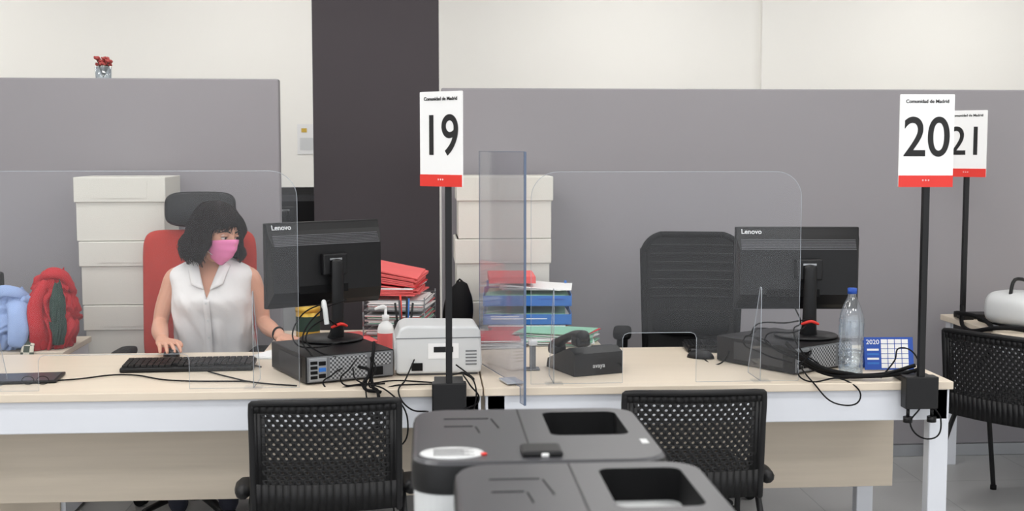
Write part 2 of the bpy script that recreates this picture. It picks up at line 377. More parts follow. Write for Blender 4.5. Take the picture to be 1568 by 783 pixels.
# ------------------------------------------------------------ cables
def cab(pts_list,r=.0028):
    o=wire('power_cables',pts_list,r,'blk2');return o
z=.745
cab([[(-.62,4.22,z),(-.9,4.26,z),(-1.1,4.38,z),(-1.25,4.30,z),(-1.5,4.25,z)],
     [(-.98,4.7,z),(-.9,4.62,z),(-.75,4.63,z),(-.62,4.5,z)],
     [(-.8,4.42,z),(-.7,4.3,z),(-.6,4.2,z),(-.45,4.13,z)],
     [(-.25,4.22,.82),(-.27,4.14,.80),(-.30,4.13,.76),(-.22,4.15,z),(-.12,4.2,z),(-.02,4.17,z),(.03,4.15,z)],
     [(-.2,4.25,.80),(-.2,4.18,.83),(-.18,4.12,.80),(-.2,4.1,z),(-.1,4.12,z),(.03,4.13,z)],
     [(-.30,4.21,.79),(-.33,4.13,.78),(-.36,4.13,.75),(-.25,4.12,z),(-.15,4.15,z)],
     [(-.33,4.47,.90),(-.38,4.34,.94),(-.43,4.26,.89),(-.38,4.2,.85),(-.32,4.2,.83)],
     [(-.3,4.45,1.0),(-.39,4.31,.97),(-.44,4.24,.89),(-.40,4.17,.84)],
     [(-.36,4.44,1.0),(-.46,4.36,.95),(-.47,4.28,.87),(-.38,4.24,.86),(-.3,4.22,.88)],
     [(-.2,4.24,.8),(-.19,4.08,.83),(-.21,4.04,.74),(-.17,4.03,.62),(-.13,4.04,.45),(-.12,4.1,.3)],
     [(-.05,4.3,.80),(-.08,4.12,.76),(-.10,4.05,.73),(-.06,4.03,.68),(0,4.03,.67)],
     [(-.26,4.15,.8),(-.24,4.08,.77),(-.14,4.05,.74),(-.07,4.03,.64),(-.11,4.04,.55),(-.16,4.04,.62)],
     [(.1,4.3,.78),(.16,4.22,z),(.12,4.12,.78),(.14,4.03,.76),(.17,4.02,.71),(.12,4.01,.68)],
     [(.06,4.25,z),(.1,4.18,.77),(.13,4.1,.785),(.16,4.02,.75),(.15,4.01,.66)]])
cab([[(-.19,4.24,.85),(-.185,4.1,.88),(-.19,4.09,.75),(-.17,4.05,.735),(-.18,4.04,.6)],[(-.24,4.18,.80),(-.20,4.10,.79),(-.22,4.08,.75),(-.16,4.05,.735)]],.006)
cab([[(1.30,4.26,.80),(1.28,4.18,.84),(1.34,4.14,.82),(1.4,4.16,.78),(1.45,4.15,z),(1.55,4.12,.76),(1.65,4.1,.77)],
     [(1.37,4.4,.96),(1.36,4.3,.92),(1.31,4.22,.90),(1.33,4.17,.83),(1.42,4.14,.76),(1.56,4.1,.755),(1.66,4.1,.78)],
     [(1.25,4.3,.84),(1.2,4.25,.87),(1.15,4.3,.86),(1.2,4.24,.82),(1.3,4.2,.79)],
     [(1.4,4.36,.9),(1.3,4.2,.9),(1.2,4.2,.88),(1.25,4.18,.84),(1.36,4.16,.80)],
     [(1.42,4.38,.92),(1.30,4.24,.93),(1.17,4.26,.90),(1.22,4.22,.85),(1.33,4.18,.80)],
     [(1.37,4.29,.8),(1.35,4.15,.83),(1.30,4.13,.77),(1.32,4.1,z),(1.45,4.08,.75),(1.5,4.055,.69),(1.42,4.05,.67),(1.33,4.07,.75),(1.30,4.13,.8)],
     [(1.06,4.57,z),(1.1,4.45,z),(1.16,4.5,.80),(1.25,4.5,.86)],
     [(1.7,4.02,.66),(1.66,4.0,.60),(1.74,3.99,.56),(1.77,4.01,.62),(1.75,4.02,.66)],
     [(1.6,4.13,z),(1.66,4.16,.80),(1.7,4.2,.84),(1.74,4.14,.80),(1.7,4.1,.75)]])
cab([[(1.33,4.2,.79),(1.42,4.14,.757),(1.53,4.1,.757),(1.66,4.1,.765),(1.73,4.07,.79)],[(1.36,4.26,.82),(1.34,4.17,.80),(1.45,4.13,.765),(1.6,4.12,.76),(1.72,4.12,.79)],
     [(1.30,4.27,.85),(1.32,4.16,.82),(1.40,4.13,.78),(1.5,4.12,.76)]],.007)
wire('white_cable',[[(-.38,4.42,.98),(-.37,4.33,1.0),(-.36,4.31,.93)]],.009,'lgrey')
wire('power_cables',[[(2.53,5.6,.76),(2.5,5.5,.78),(2.55,5.3,.76),(2.52,5.2,.70),(2.51,5.3,.55)],[(2.56,5.6,.8),(2.49,5.4,.72),(2.55,5.15,.76),(2.7,5.1,.76)],[(2.6,5.5,.75),(2.62,5.2,.75),(2.8,5.0,.75)]],.01,'blk2')

# ------------------------------------------------------------ receipt printer
ol=[(-.155,0),(.15,0),(.155,.03),(.15,.15),(.14,.168),(-.115,.175),(-.14,.165),(-.155,.13)]
p=[prism('housing',ol,.22,'lgrey')]
bv=p[0].modifiers.new('b','BEVEL');bv.width=.01;bv.segments=3
p+=[b2('side_panel',(-.162,-.10,.012),(-.150,.10,.12),'lgrey',.004),b2('rear_label',(-.04,-.1125,.055),(.07,-.109,.11),'paper',.0),
    b2('base_plinth',(-.14,-.10,-.006),(.14,.10,.002),'dgrey',.001),b2('bar_code',(-.02,-.114,.078),(.05,-.1124,.098),'blk',0),
    b2('socket_left',(-.1,-.114,.012),(-.06,-.109,.04),'blk2',.001),b2('lid_seam',(-.154,-.112,.128),(.152,-.109,.131),'grey',0),
    cyl('reset_dot',(.03,-.112,.045),(.03,-.1095,.045),.006,'signred')]
for i in range(5): p.append(b2('vent_slot',(.095,-.112,.03+i*.012),(.135,-.1095,.035+i*.012),'grey',0))
grp('receipt_printer',p,(.034,4.42,.747),rz=math.radians(3))
pr=[(-.11,0),(.1,0),(.1,.07),(.06,.085),(-.10,.03)]
vs=[];n=len(pr)
for x in (-.085,.085): vs+=[(x,y,z) for y,z in pr]
fs=[tuple(range(n)),tuple(range(2*n-1,n-1,-1))]+[(i,i+n,(i+1)%n+n,(i+1)%n) for i in range(n)]
p=[fixn(mk('base',vs,fs,'blk')),tube('handset_grip',[(.055,-.10,.07),(.058,-.03,.10),(.058,.05,.125),(.055,.10,.125)],[(.024,.02),(.02,.013),(.02,.013),(.024,.02)],'blk',side=(1,0,0)),
   box('earpiece',(.05,.05,.035),(.056,.085,.11),'blk',bev=.01),box('mouthpiece',(.05,.05,.035),(.056,-.09,.06),'blk',bev=.01),box('display',(.07,.05,.004),(-.035,.035,.078),'dgrey',rot=(.33,0,0),bev=.001)]
for i in range(4):
    for j in range(3): p.append(box('key',(.014,.012,.006),(-.06+j*.022,-.08+i*.022,.043+i*.0075),'dgrey',bev=.001))
p.append(text('logo','avaya',.02,(0,.103,.03),'lgrey',rot=(pi/2,0,pi)))
grp('desk_telephone',p,(.575,4.38,.741),rz=math.radians(200),sc=(1.15,1.1,1.15))
wire('telephone_cord',[[(.69+.012*math.cos(k*1.3),4.30+k*.003,.765+.012*math.sin(k*1.3)) for k in range(45)]],.0025,'blk2')
grp('handset_rest',[box('post',(.022,.03,.09),(0,0,.046),'grey',bev=.006),box('cap',(.034,.04,.02),(0,0,.1),'lgrey',bev=.006),box('foot',(.05,.05,.006),(0,0,.003),'grey',bev=.001)],(.385,4.40,.741))

p=[lathe('bottle_body',[(.0,.0),(.036,0),(.043,.01),(.043,.06),(.040,.068),(.043,.076),(.043,.12),(.040,.13),(.043,.14),(.044,.2),(.040,.225),(.028,.26),(.016,.285),(.014,.30)],'pet',cap=False),
   lathe('cap',[(.0,.297),(.0165,.297),(.0165,.317),(0,.318)],'dblue'),lathe('water',[(0,.004),(.034,.004),(.0405,.012),(.0405,.09),(0,.0905)],'pet'),
   lathe('label',[(.0446,.15),(.0446,.20)],'pet',cap=False)]
for zz in (.03,.05,.09,.105,.145,.205): p.append(lathe('rib',[(.0435,zz-.002),(.0445,zz),(.0435,zz+.002)],'pet',cap=False))
grp('water_bottle',p,(1.515,4.20,.741))
p=[box('back_card',(.19,.002,.13),(0,0,.0),'dblue',bev=0),text('year','2020',.026,(-.062,-.002,.045),'paper')]
for i in range(4):
    for j in range(6):
        p.append(box('day_cell',(.024,.001,.017),(-.018+i*.027,-.0018,.048-j*.0195),'paper',bev=0))
for j in range(4): p.append(box('notes',(.045,.001,.008),(-.062,-.0018,.015-j*.018),'blue' if j%2 else 'paper',bev=0))
for o in p: o.location=V(o.location)+V((0,0,.065))
foot=box('rear_card',(.19,.002,.128),(0,.05,.06),'dblue',rot=(.42,0,0),bev=0)
grp('desk_calendar',p+[foot],(1.69,4.28,.745),rot=(-.2,0,-.06),sc=(.95,1,.92))
p=[lathe('body',[(0,0),(.027,0),(.029,.008),(.029,.085),(.024,.10),(.011,.108),(.011,.115)],'paper'),lathe('label_band',[(.0295,.02),(.0295,.075)],'pinkp',cap=False),
   lathe('collar',[(0,.113),(.013,.113),(.013,.128),(.005,.13),(.005,.15),(0,.15)],'paper'),tube('nozzle',[(0,0,.15),(-.012,-.005,.154),(-.035,-.012,.148)],[.006,.006,.004],'paper')]
grp('hand_sanitizer_bottle',p,(-.165,4.70,.741),sc=(1.1,1.1,1.3))
p=[lathe('cup',[(0,0),(.035,0),(.036,.09),(.033,.09),(.032,.006),(0,.006)],'blk',cap=False)]
for i,(a,m) in enumerate(((0,'blk'),(1,'blue'),(2,'signred'),(3,'blk'),(4.2,'dgrey'),(5.1,'blk'))): p.append(cyl('pen',(.014*math.cos(a),.014*math.sin(a),.01),(.032*math.cos(a),.03*math.sin(a),.14+.01*(i%3)),.004,m))
grp('pen_holder',p,(-.095,4.78,.741),sc=(1.1,1.1,1.45))
p=[lathe('tin_body',[(0,0),(.045,0),(.045,.09),(0,.09)],'gold'),lathe('tin_lid',[(0,.085),(.047,.085),(.047,.1),(0,.101)],'gold'),lathe('tin_label',[(.0455,.02),(.0455,.07)],'jgreen',cap=False)]
grp('metal_tin',p,(-.52,5.25,.741),sc=(1.15,1.15,1.3))
def pile(name,loc,n,w=.21,d=.297,cols=('paper',),rz=0,jit=.01,th=.002,rj=.15):
    p=[]
    for i in range(n):
        p.append(box('sheet',(w,d,th*.9),(random.uniform(-jit,jit),random.uniform(-jit,jit),th*(i+.5)),random.choice(cols),rot=(0,0,random.uniform(-rj,rj)),bev=0))
    return grp(name,p,loc,rz)
pile('paper_pile',(-.56,4.755,.741),4,.15,.2,cols=('paper',),rz=1.2,rj=.2)
pile('paper_pile',(-.34,5.05,.741),12,cols=('paper','paper','pinkp'),rz=.15,rj=.2)
pile('folder_pile',(-.03,5.00,.741),14,.20,.30,('redp','paper','redp','paper'),rz=1.5,th=.0035)
pile('folder_pile',(.54,5.02,.741),18,.22,.30,('paper','paper','paperg','paper','redp'),rz=1.2,th=.003,rj=.3)
pile('folder_pile',(.27,4.99,.741),12,.20,.26,('paper','redp','paper'),rz=.1,th=.003,rj=.15)
def trays(n,w,d,m,cols,pitch=.065,wirey=False):
    p=[]
    for i in range(n):
        zz=i*pitch
        if wirey:
            for h in (0,.025,.045):
                p.append(wire('tray_wire',[[(x,y,zz+h+.004) for x,y in ((-w/2,-d/2),(w/2,-d/2),(w/2,d/2),(-w/2,d/2))]],.002,m,True,False))
            for x,y in ((-w/2,-d/2),(w/2,-d/2),(w/2,d/2),(-w/2,d/2)): p.append(cyl('tray_post',(x,y,zz),(x,y,zz+pitch),.003,m))
            p.append(b2('tray_floor',(-w/2,-d/2,zz+.002),(w/2,d/2,zz+.005),m,0))
        else:
            p+=[b2('tray_floor',(-w/2,-d/2,zz),(w/2,d/2,zz+.004),m,.001),b2('tray_left',(-w/2,-d/2,zz),(-w/2+.004,d/2,zz+.05),m,.001),b2('tray_right',(w/2-.004,-d/2,zz),(w/2,d/2,zz+.05),m,.001),
                b2('tray_back',(-w/2,d/2-.004,zz),(w/2,d/2,zz+.05),m,.001),b2('tray_front',(-w/2,-d/2,zz),(w/2,-d/2+.004,zz+.045),m,.001)]
            for sx in (-w/2+.01,w/2-.02): p.append(b2('riser',(sx,d/2-.03,zz+.04),(sx+.01,d/2-.01,zz+pitch),m,.001))
        for k in range(9):
            p.append(box('document',(w*.9,d*.93,.0035),(random.uniform(-.008,.012),random.uniform(-.015,.01),zz+.008+k*.0045),random.choice(cols),rot=(0,0,random.uniform(-.06,.06)),bev=0))
    return p,n*pitch
t,h=trays(3,.26,.34,'grey',('paper','paperg','paper','pinkp','paper'),.062,True)
for k in range(13): t.append(box('red_folder',(.225,.31,.006),(-.02+random.uniform(-.01,.01),0,h+.004+k*.0068+.003+(k*.0012 if k>5 else 0)),'pinkp' if k not in(4,6) else ('redp' if k==6 else 'paper'),rot=(.03*(k>6),.05+.012*k if k>4 else 0,random.uniform(-.08,.08)),bev=.001))
grp('document_tray_stack',t,(-.12,5.24,.744),rz=math.radians(-8))
p0=[]
for k in range(10): p0.append(box('folder',(.33,.3,.005),(random.uniform(-.01,.01),0,k*.0055+.003),random.choice(('redp','paper','redp','pinkp')),rot=(0,0,random.uniform(-.05,.05)),bev=0))
t,h=trays(2,.38,.30,'blue',('paper','paper','paperg','dblue'),.08)
for o in t:o.location.z+=.058
for k in range(4): t.append(box('top_paper',(.30,.27,.002),(random.uniform(.0,.05),0,.058+h-.012+k*.004),'paper',rot=(0,.03*k,random.uniform(-.2,.2)),bev=0))
t.append(box('top_folder',(.2,.26,.03),(-.07,0,.058+h+.03),'pinkp',rot=(0,0,.05),bev=.001))
grp('document_tray_stack',p0+t,(.435,5.265,.744),rz=math.radians(-4))
p=[tube('bag_body',[(0,0,.02),(.01,0,.1),(.02,.0,.2),(.035,.0,.26)],[(.075,.04),(.085,.05),(.07,.04),(.035,.02)],'blk2',side=(1,0,0)),tube('bag_strap',[(-.02,0,.2),(.02,0,.29),(.07,0,.2)],[.006,.006,.006],'blk2')]
grp('black_handbag',p,(.125,5.33,.745),sc=(.8,.8,.8))

# ------------------------------------------------------------ visitor chairs
def visitor():
    W,cx=.456,.0255
    nx,ny,px,pz,r=15,15,.0258,.0158,.0052
    bend=lambda x,z:(-.03*(1-(2*x/W)**2))-.10*(z-.45)
    vs=[];fs=[]
    zt=.752
    def add(x,z):
        vs.append((x,bend(x,z),z));return len(vs)-1
    for j in range(ny):
        zc=zt-pz*(j+.5);off=(px/2 if j%2 else 0)
        for i in range(nx):
            xc=-px*nx/2+px*(i+.5)+off-px/4
            O=[];I=[]
            for k in range(8):
                a=k*pi/4;sx=max(-1,min(1,1.5*math.cos(a)));sz=max(-1,min(1,1.5*math.sin(a)))
                O.append(add(xc+sx*px/2,zc+sz*pz/2));I.append(add(xc+r*math.cos(a),zc+r*.95*math.sin(a)))
            for k in range(8): fs.append((O[k],O[(k+1)%8],I[(k+1)%8],I[k]))
    def strip(x0,x1,z0,z1,n=16):
        for i in range(n):
            a=x0+(x1-x0)*i/n;b=x0+(x1-x0)*(i+1)/n
            fs.append((add(a,z0),add(b,z0),add(b,z1),add(a,z1)))
    xe=px*nx/2
    zb=zt-pz*ny
    strip(-W/2,-xe+px/4,zb,zt,3);strip(xe-px/4,W/2,zb,zt,3);strip(-W/2,W/2,zt,.778,20);strip(-W/2,W/2,.42,zb,20)
    back=mk('perforated_back',vs,fs,'blk',True)
    s=back.modifiers.new('s','SOLIDIFY');s.thickness=.006
    def edge(side): return [(side*W/2,bend(W/2,z)+.004,z) for z in (.42,.55,.68,.77)]
    p=[back]
    fr=edge(-1)+[(-W/2+.012,bend(W/2,.785),.783)]+[(x,bend(x,.785),.785+.004*(1-(2*x/W)**2)) for x in (-.15,-.05,.05,.15)]+[(W/2-.012,bend(W/2,.785),.783)]+edge(1)[::-1]
    p.append(tube('back_frame',fr,[(.011,.011)]*len(fr),'blk',n=10,sub=3))
    p.append(box('seat',(.47,.43,.035),(0,.24,.455),'blk',bev=.015,seg=3))
    for sx in (-1,1):
        p.append(tube('frame_leg_front',[(sx*.25,.44,.012),(sx*.25,.40,.25),(sx*.245,.36,.43),(sx*.24,.3,.44)],[.011]*4,'blk',n=10))
        p.append(tube('frame_leg_rear',[(sx*.25,-.06,.012),(sx*.25,.02,.25),(sx*.245,.12,.42),(sx*.24,.2,.44)],[.011]*4,'blk',n=10))
        p.append(tube('back_support',[(sx*.20,.2,.44),(sx*.225,.08,.44),(sx*.228,.03,.47),(sx*.225,.012,.56)],[.014]*4,'blk',n=10))
        p.append(tube('arm_support',[(sx*.23,.32,.43),(sx*.26,.26,.44),(sx*.272,.18,.455),(sx*.268,.06,.47)],[.018,.026,.032,.024],'blk',n=10))
        p.append(cyl('foot_cap_a',(sx*.25,.44,0),(sx*.25,.44,.02),.014,'blk2'));p.append(cyl('foot_cap_b',(sx*.25,-.06,0),(sx*.25,-.06,.02),.014,'blk2'))
    return p
grp('perforated_visitor_chair',visitor(),(-.323,3.79,0),rz=math.radians(3),sc=(1,1,.978))
grp('perforated_visitor_chair',visitor(),(.863,3.85,0),rz=math.radians(-1),sc=(1,1,.978))
grp('perforated_visitor_chair',visitor(),(2.35,4.80,0),rz=math.radians(-56))

# ------------------------------------------------------------ office chairs
def starbase(p,m='blk',r=.27):
    p.append(cyl('gas_lift',(0,0,.08),(0,0,.40),.025,m));p.append(cyl('hub',(0,0,.06),(0,0,.11),.045,m))
    for k in range(5):
        a=k*2*pi/5+.3;c,s=math.cos(a),math.sin(a)
        p.append(tube('base_arm',[(.03*c,.03*s,.095),(.15*c,.15*s,.085),(r*c,r*s,.065)],[(.022,.016),(.02,.014),(.016,.012)],m,n=10))
        for d in (-.012,.012):
            q=V((r*c-d*s,r*s+d*c,.028));ax=V((-s,c,0))
            p.append(cyl('castor',q-ax*.008,q+ax*.008,.027,'blk2'))
def pad(name,w,h,d,m,loc,rot=(0,0,0),pw=4,bend=0):
    rings=[];X=V((1,0,0));Z=V((0,0,1))
    for t,k in ((-1,.86),(-.8,.95),(-.3,1),(.3,1),(.8,.95),(1,.86)):
        rings.append(ring(V((0,t*d/2,0)),X,Z,w/2*k,h/2*(1-(1-k)*.7),48,pw))
    o=loft(name,rings,m)
    for v in o.data.vertices: v.co.y-=bend*(v.co.x/(w/2))**2
    o.location=loc;o.rotation_euler=rot;return o
p=[pad('backrest',.49,.60,.07,'red',(0,.20,.90),(-.05,0,0),9,.03),pad('seat_cushion',.48,.46,.08,'red',(0,0,.43),(pi/2,0,0),5),
   pad('headrest',.305,.155,.06,'blk',(.01,.19,1.29),(-.05,0,0),4,.03),box('headrest_post',(.05,.02,.2),(0,.235,1.22),'blk',bev=.005),box('back_spine',(.08,.03,.6),(0,.25,.72),'blk',bev=.01),
   box('mechanism',(.2,.25,.05),(0,.05,.375),'blk',bev=.01),box('spine_link',(.08,.24,.03),(0,.16,.40),'blk',bev=.008)]
for sx in (-1,1):
    p+=[tube('arm_post',[(sx*.22,.08,.40),(sx*.27,.06,.45),(sx*.285,.04,.58),(sx*.285,.02,.66)],[.016]*4,'blk'),pad('armrest',.075,.24,.03,'blk2',(sx*.285,-.02,.69),(pi/2,0,0),4)]
starbase(p)
grp('red_office_chair',p,(-1.00,5.17,0),rz=math.radians(-2))
M['meshf']=dots('mesh_fabric',S(17,17,19),S(8,8,10),220,.85)
W,H=.44,.62
ro=rrect(W,H,.10,8,0,.88)
bf=lambda x,z:-.035*(2*x/W)**2+.2+.03*math.cos((z-.75)*5)
wd=lambda z:1-.14*(1.19-z)
fr=[(x*wd(z),bf(x,z),z) for x,z in ro]
p=[tube('back_frame',fr+fr[:1],[.014]*(len(fr)+1),'blk2',n=10,sub=2,rnd=False)]
vs=[];fs=[];nx,nz=16,30
z0_,z1_=.57,1.19
for j in range(nz+1):
    zz=z0_+(z1_-z0_)*j/nz;dz=max(0,abs(zz-.88)-(H/2-.10));hw=W/2-.10+math.sqrt(max(0,.01-dz*dz))
    for i in range(nx+1):
        x=(-hw+2*hw*i/nx)*wd(zz);vs.append((x,bf(x,zz),zz))
for j in range(nz):
    for i in range(nx): a=j*(nx+1)+i;fs.append((a,a+1,a+nx+2,a+nx+1))
o=mk('mesh_back',vs,fs,'meshf',True);o.modifiers.new('s','SOLIDIFY').thickness=.004;p.append(o)
for k in range(7):
    zz=1.14-k*.04;p.append(tube('mesh_rib',[(x,bf(x,zz)-.003,zz) for x in (-.18,-.1,0,.1,.18)],[(.0025,.004)]*5,'blk',n=8,side=(0,1,0)))
p+=[pad('lumbar_support',.36,.12,.02,'blk2',(0,.215,.78),pw=4),box('back_spine',(.09,.03,.5),(0,.265,.68),'blk',bev=.01),pad('seat_cushion',.49,.48,.08,'blk2',(0,0,.45),(pi/2,0,0),5),box('mechanism',(.2,.3,.05),(0,.08,.39),'blk',bev=.01),
    box('spine_link',(.08,.26,.03),(0,.17,.42),'blk',bev=.008)]
for sx in (-1,1):
    p+=[tube('arm_post',[(sx*.22,.08,.42),(sx*.28,.06,.46),(sx*.305,.04,.62),(sx*.305,.02,.74)],[(.016,.026)]*4,'blk'),pad('armrest',.08,.25,.03,'blk2',(sx*.305,-.02,.765),(pi/2,0,0),4)]
starbase(p)
grp('mesh_office_chair',p,(1.15,5.15,0),rz=math.radians(-10),sc=(1,1,.985))

# ------------------------------------------------------------ laser printers (foreground)
def laser():
    W,D=.41,.46;x0,x1,y0,y1=-W/2,W/2,-D/2,D/2
    T=.44
    def outl(w,d,r,z,n=8): return [V((x,y,z)) for x,y in rrect(w,d,r,n)]
    body=loft('white_body',[outl(W-.03,D-.03,.05,0),outl(W-.012,D-.012,.05,.02),outl(W-.008,D-.008,.055,T-.055)],'lgrey')
    for f in body.data.polygons:f.use_smooth=False
    rim=loft('dark_rim',[outl(W-.004,D-.004,.058,T-.058),outl(W,D,.06,T-.05),outl(W,D,.06,T-.016),outl(W-.006,D-.006,.058,T-.006)],'blk',cap=False)
    hx0,hx1,hy0,hy1=.03,.165,-.03,.185
    nn=8
    ou=rrect(W-.006,D-.006,.058,nn)
    cx,cy=(hx0+hx1)/2,(hy0+hy1)/2
    inn=rrect(hx1-hx0,hy1-hy0,.02,nn,cx,cy)
    n=len(ou)
    dep=lambda y:T-.02-.09*((y-hy0)/(hy1-hy0))
    vs=[(x,y,T-.006) for x,y in ou]+[(a*.975,b*.978,T) for a,b in ou]+[(x,y,T) for x,y in inn]
    fs=[]
    for k in range(2):
        for i in range(n): fs.append((k*n+i,k*n+(i+1)%n,(k+1)*n+(i+1)%n,(k+1)*n+i))
    top=mk('top_cover',vs,fs,'dgrey');fixn(top)
    wv=[(x,y,T) for x,y in inn]+[(x,y,dep(y)) for x,y in inn]
    sh=mk('output_tray_recess',wv,[(i,(i+1)%n,n+(i+1)%n,n+i) for i in range(n)]+[tuple(range(n,2*n))],'blk2')
    p=[body,rim,top,sh]
    p.append(b2('lid_seam',(-.015,y0+.07,T-.001),(-.012,y1-.01,T+.0008),'blk',0))
    p.append(wire('handle_outline',[[(-.15,.13,T),(-.07,.13,T)],[(-.065,.125,T),(-.055,.04,T)],[(-.15,.06,T),(-.10,.06,T)],[(-.095,.055,T),(-.09,.0,T)]],.0014,'blk2'))
    p.append(b2('front_latch',(-.03,y0+.03,T-.002),(.035,y0+.10,T+.010),'blk',.008))
    p.append(b2('latch_light',(.0,y0+.026,T+.0),(.012,y0+.032,T+.007),'signw',.002))
    p.append(loft('control_label',[ring(V((-.14,y0+.07,T)),V((1,0,0)),V((0,1,0)),.052,.045,32),ring(V((-.14,y0+.07,T+.002)),V((1,0,0)),V((0,1,0)),.050,.043,32)],'lgrey'))
    for k in range(7): p.append(b2('label_print',(-.17,y0+.045+k*.008,T+.002),(-.105-(k%3)*.008,y0+.0475+k*.008,T+.0024),'dgrey',0))
    p.append(cyl('status_light',(-.09,y0+.055,T),(-.09,y0+.055,T+.0035),.005,'signred'))
    p.append(b2('label_reflection',(.174,y0+.12,T+.0),(.186,y0+.155,T+.0012),'lgrey',.0006))  # pale chip painted in as a white label reflection on the cover
    p.append(b2('paper_drawer',(x0+.03,y0-.002,.04),(x1-.03,y0+.01,.15),'lgrey',.003));p.append(b2('drawer_grip',(-.06,y0-.006,.12),(.06,y0,.14),'dgrey',.003))
    return p
grp('laser_printer',laser(),(.195,2.235,.595),sc=(1.10,.92,.975))
grp('laser_printer',laser(),(.245,1.745,.595))
def cabst(x,y):
    p=[b2('carcass',(-.23,-.23,.03),(.23,.23,.594),'white',.005),b2('door',(-.22,-.242,.05),(.22,-.23,.58),'lgrey',.003),b2('handle',(.15,-.26,.3),(.165,-.242,.42),'silver',.003)]
    for a in (-.2,.2):
        for b in (-.2,.2): p.append(cyl('foot',(a,b,0),(a,b,.03),.02,'blk'))
    grp('printer_cabinet',p,(x,y,0))
cabst(.195,2.262);cabst(.245,1.745)

# ------------------------------------------------------------ left cabinet with clothes
p=[b2('carcass',(-.40,-.2,.02),(.40,.2,.70),'white',.003),b2('top',(-.41,-.21,.70),(.41,.21,.725),'oak',.003)]
for k in range(3): p+=[b2('drawer_front',(-.38,-.212,.06+k*.21),(.38,-.20,.25+k*.21),'oak',.003),b2('drawer_handle',(-.06,-.222,.2+k*.21),(.06,-.212,.215+k*.21),'silver',.002)]
grp('drawer_cabinet',p,(-1.90,5.22,0))
def drape(name,prof,m,folds,amp,seed,lean=(0,0),n=120,rough=.3,crush=.03):
    R=[];k=len(prof)-1;steps=k*8
    for i in range(steps+1):
        t=i/8;z=cat([q[0] for q in prof],t);rx=cat([q[1] for q in prof],t);ry=cat([q[2] for q in prof],t);f=i/steps
        row=[]
        for j in range(n):
            a=2*pi*j/n;d=V((math.cos(a),math.sin(a),0))
            tw=1.2*noise.noise(V((seed,f*3,1)))
            w=math.sin((a+tw)*folds+5*noise.noise(V((d.x*1.5+seed,d.y*1.5,z*7)))+seed)
            w=1-2*abs(w)**.6
            rr=1-amp*(1-f*.3)*w+rough*noise.noise(V((d.x*2.6+seed,d.y*2.6,z*14)))+.12*noise.noise(V((d.x*7,d.y*7+seed,z*40)))
            row.append(V((d.x*rx*rr+lean[0]*f,d.y*ry*rr+lean[1]*f,z+crush*noise.noise(V((d.x*3,d.y*3,z*8+seed)))*min(1,i/6))))
        R.append(row)
    return loft(name,R,m)
p=[drape('folded_shirt',[(0,.10,.08),(.06,.125,.09),(.13,.12,.09),(.20,.09,.06),(.235,.04,.03)],'shirtb',4,.16,1.3,(.06,0)),
   drape('sleeve',[(0.0,.06,.05),(.07,.055,.05),(.14,.05,.04),(.18,.02,.02)],'shirtb',3,.2,3.3,(.09,0)),
   tube('hanging_sleeve',[(.06,-.03,.19),(.10,-.08,.17),(.11,-.11,.10),(.10,-.12,.03)],[(.035,.02),(.045,.022),(.045,.02),(.035,.015)],'shirtb',side=(1,0,0))]
p[1].location=(-.12,-.03,0)
p.append(tube('shirt_collar',[(-.02,-.05,.21),(.03,-.07,.245),(.09,-.05,.235),(.12,-.02,.21)],[(.02,.006),(.024,.007),(.022,.007),(.015,.005)],'shirtb',side=(0,0,1)))
grp('blue_shirt',p,(-1.775,5.13,.727))
p=[drape('jacket_body',[(0,.07,.09),(.08,.085,.095),(.17,.08,.085),(.25,.07,.06),(.31,.035,.025)],'jred',4,.25,2.1,(.0,0)),
   drape('dark_lining',[(.02,.02,.03),(.1,.026,.035),(.2,.025,.03),(.27,.01,.012)],'jgreen',3,.2,5.0),
   tube('jacket_sleeve',[(-.01,-.07,.27),(-.04,-.11,.18),(-.03,-.12,.08),(-.04,-.11,.01)],[(.022,.018),(.032,.022),(.034,.022),(.03,.02)],'jred'),
   tube('jacket_hood',[(-.04,.0,.27),(.0,-.04,.31),(.05,-.03,.30),(.08,.0,.24)],[(.025,.02),(.035,.022),(.03,.02),(.02,.015)],'jred'),
   tube('scarf_end',[(-.055,-.10,.06),(-.06,-.15,.02),(-.06,-.165,-.03),(-.06,-.16,-.15)],[(.02,.008),(.025,.006),(.028,.005),(.03,.004)],'tartan',side=(1,0,0))]
p[1].location=(.045,-.085,0)
grp('red_jacket',p,(-1.57,5.16,.727))
grp('black_printer',[b2('body',(-.2,-.15,0),(.16,.15,.20),'lgrey',.01),b2('lid',(-.2,-.155,.20),(.165,.15,.29),'blk',.012),b2('glass_trim',(-.19,-.158,.21),(.15,-.152,.23),'silver',.002)],(-2.02,5.28,.726))
p=[lathe('glass',[(.036,0),(.038,.055),(.0365,.055),(.035,.003),(0,.003)],'pet',cap=False)]
for k in range(12):
    a=k*.8;q=V((.036*math.cos(a)*(.4+.6*(k%2)),.025*math.sin(a),.062+.014*(k%3)));p.append(cyl('stem',(0,0,.004),q,.0015,'jgreen'))
    for j in range(6):
        b=j*1.05+k;c=q+V((.009*math.cos(b),.009*math.sin(b),.004+.004*(j%2)));p.append(ball('petal',c,(.008,.008,.005),'flower',10,(.7*math.sin(b),.7*math.cos(b),b)))
grp('potted_red_flower',p,(-1.53,5.90,1.886))
p=[pad('body',.26,.16,.22,'lgrey',(0,0,.085),(.0,0,0),3),tube('carry_handle',[(-.08,0,.15),(-.05,0,.22),(.06,0,.20),(.12,0,.12)],[.008]*4,'blk'),box('dark_window',(.1,.01,.06),(.04,-.113,.08),'blk2',bev=.003),box('base',(.22,.18,.01),(0,0,.005),'grey',bev=.002)]
grp('label_maker_machine',p,(2.70,5.30,.741),rz=.5)
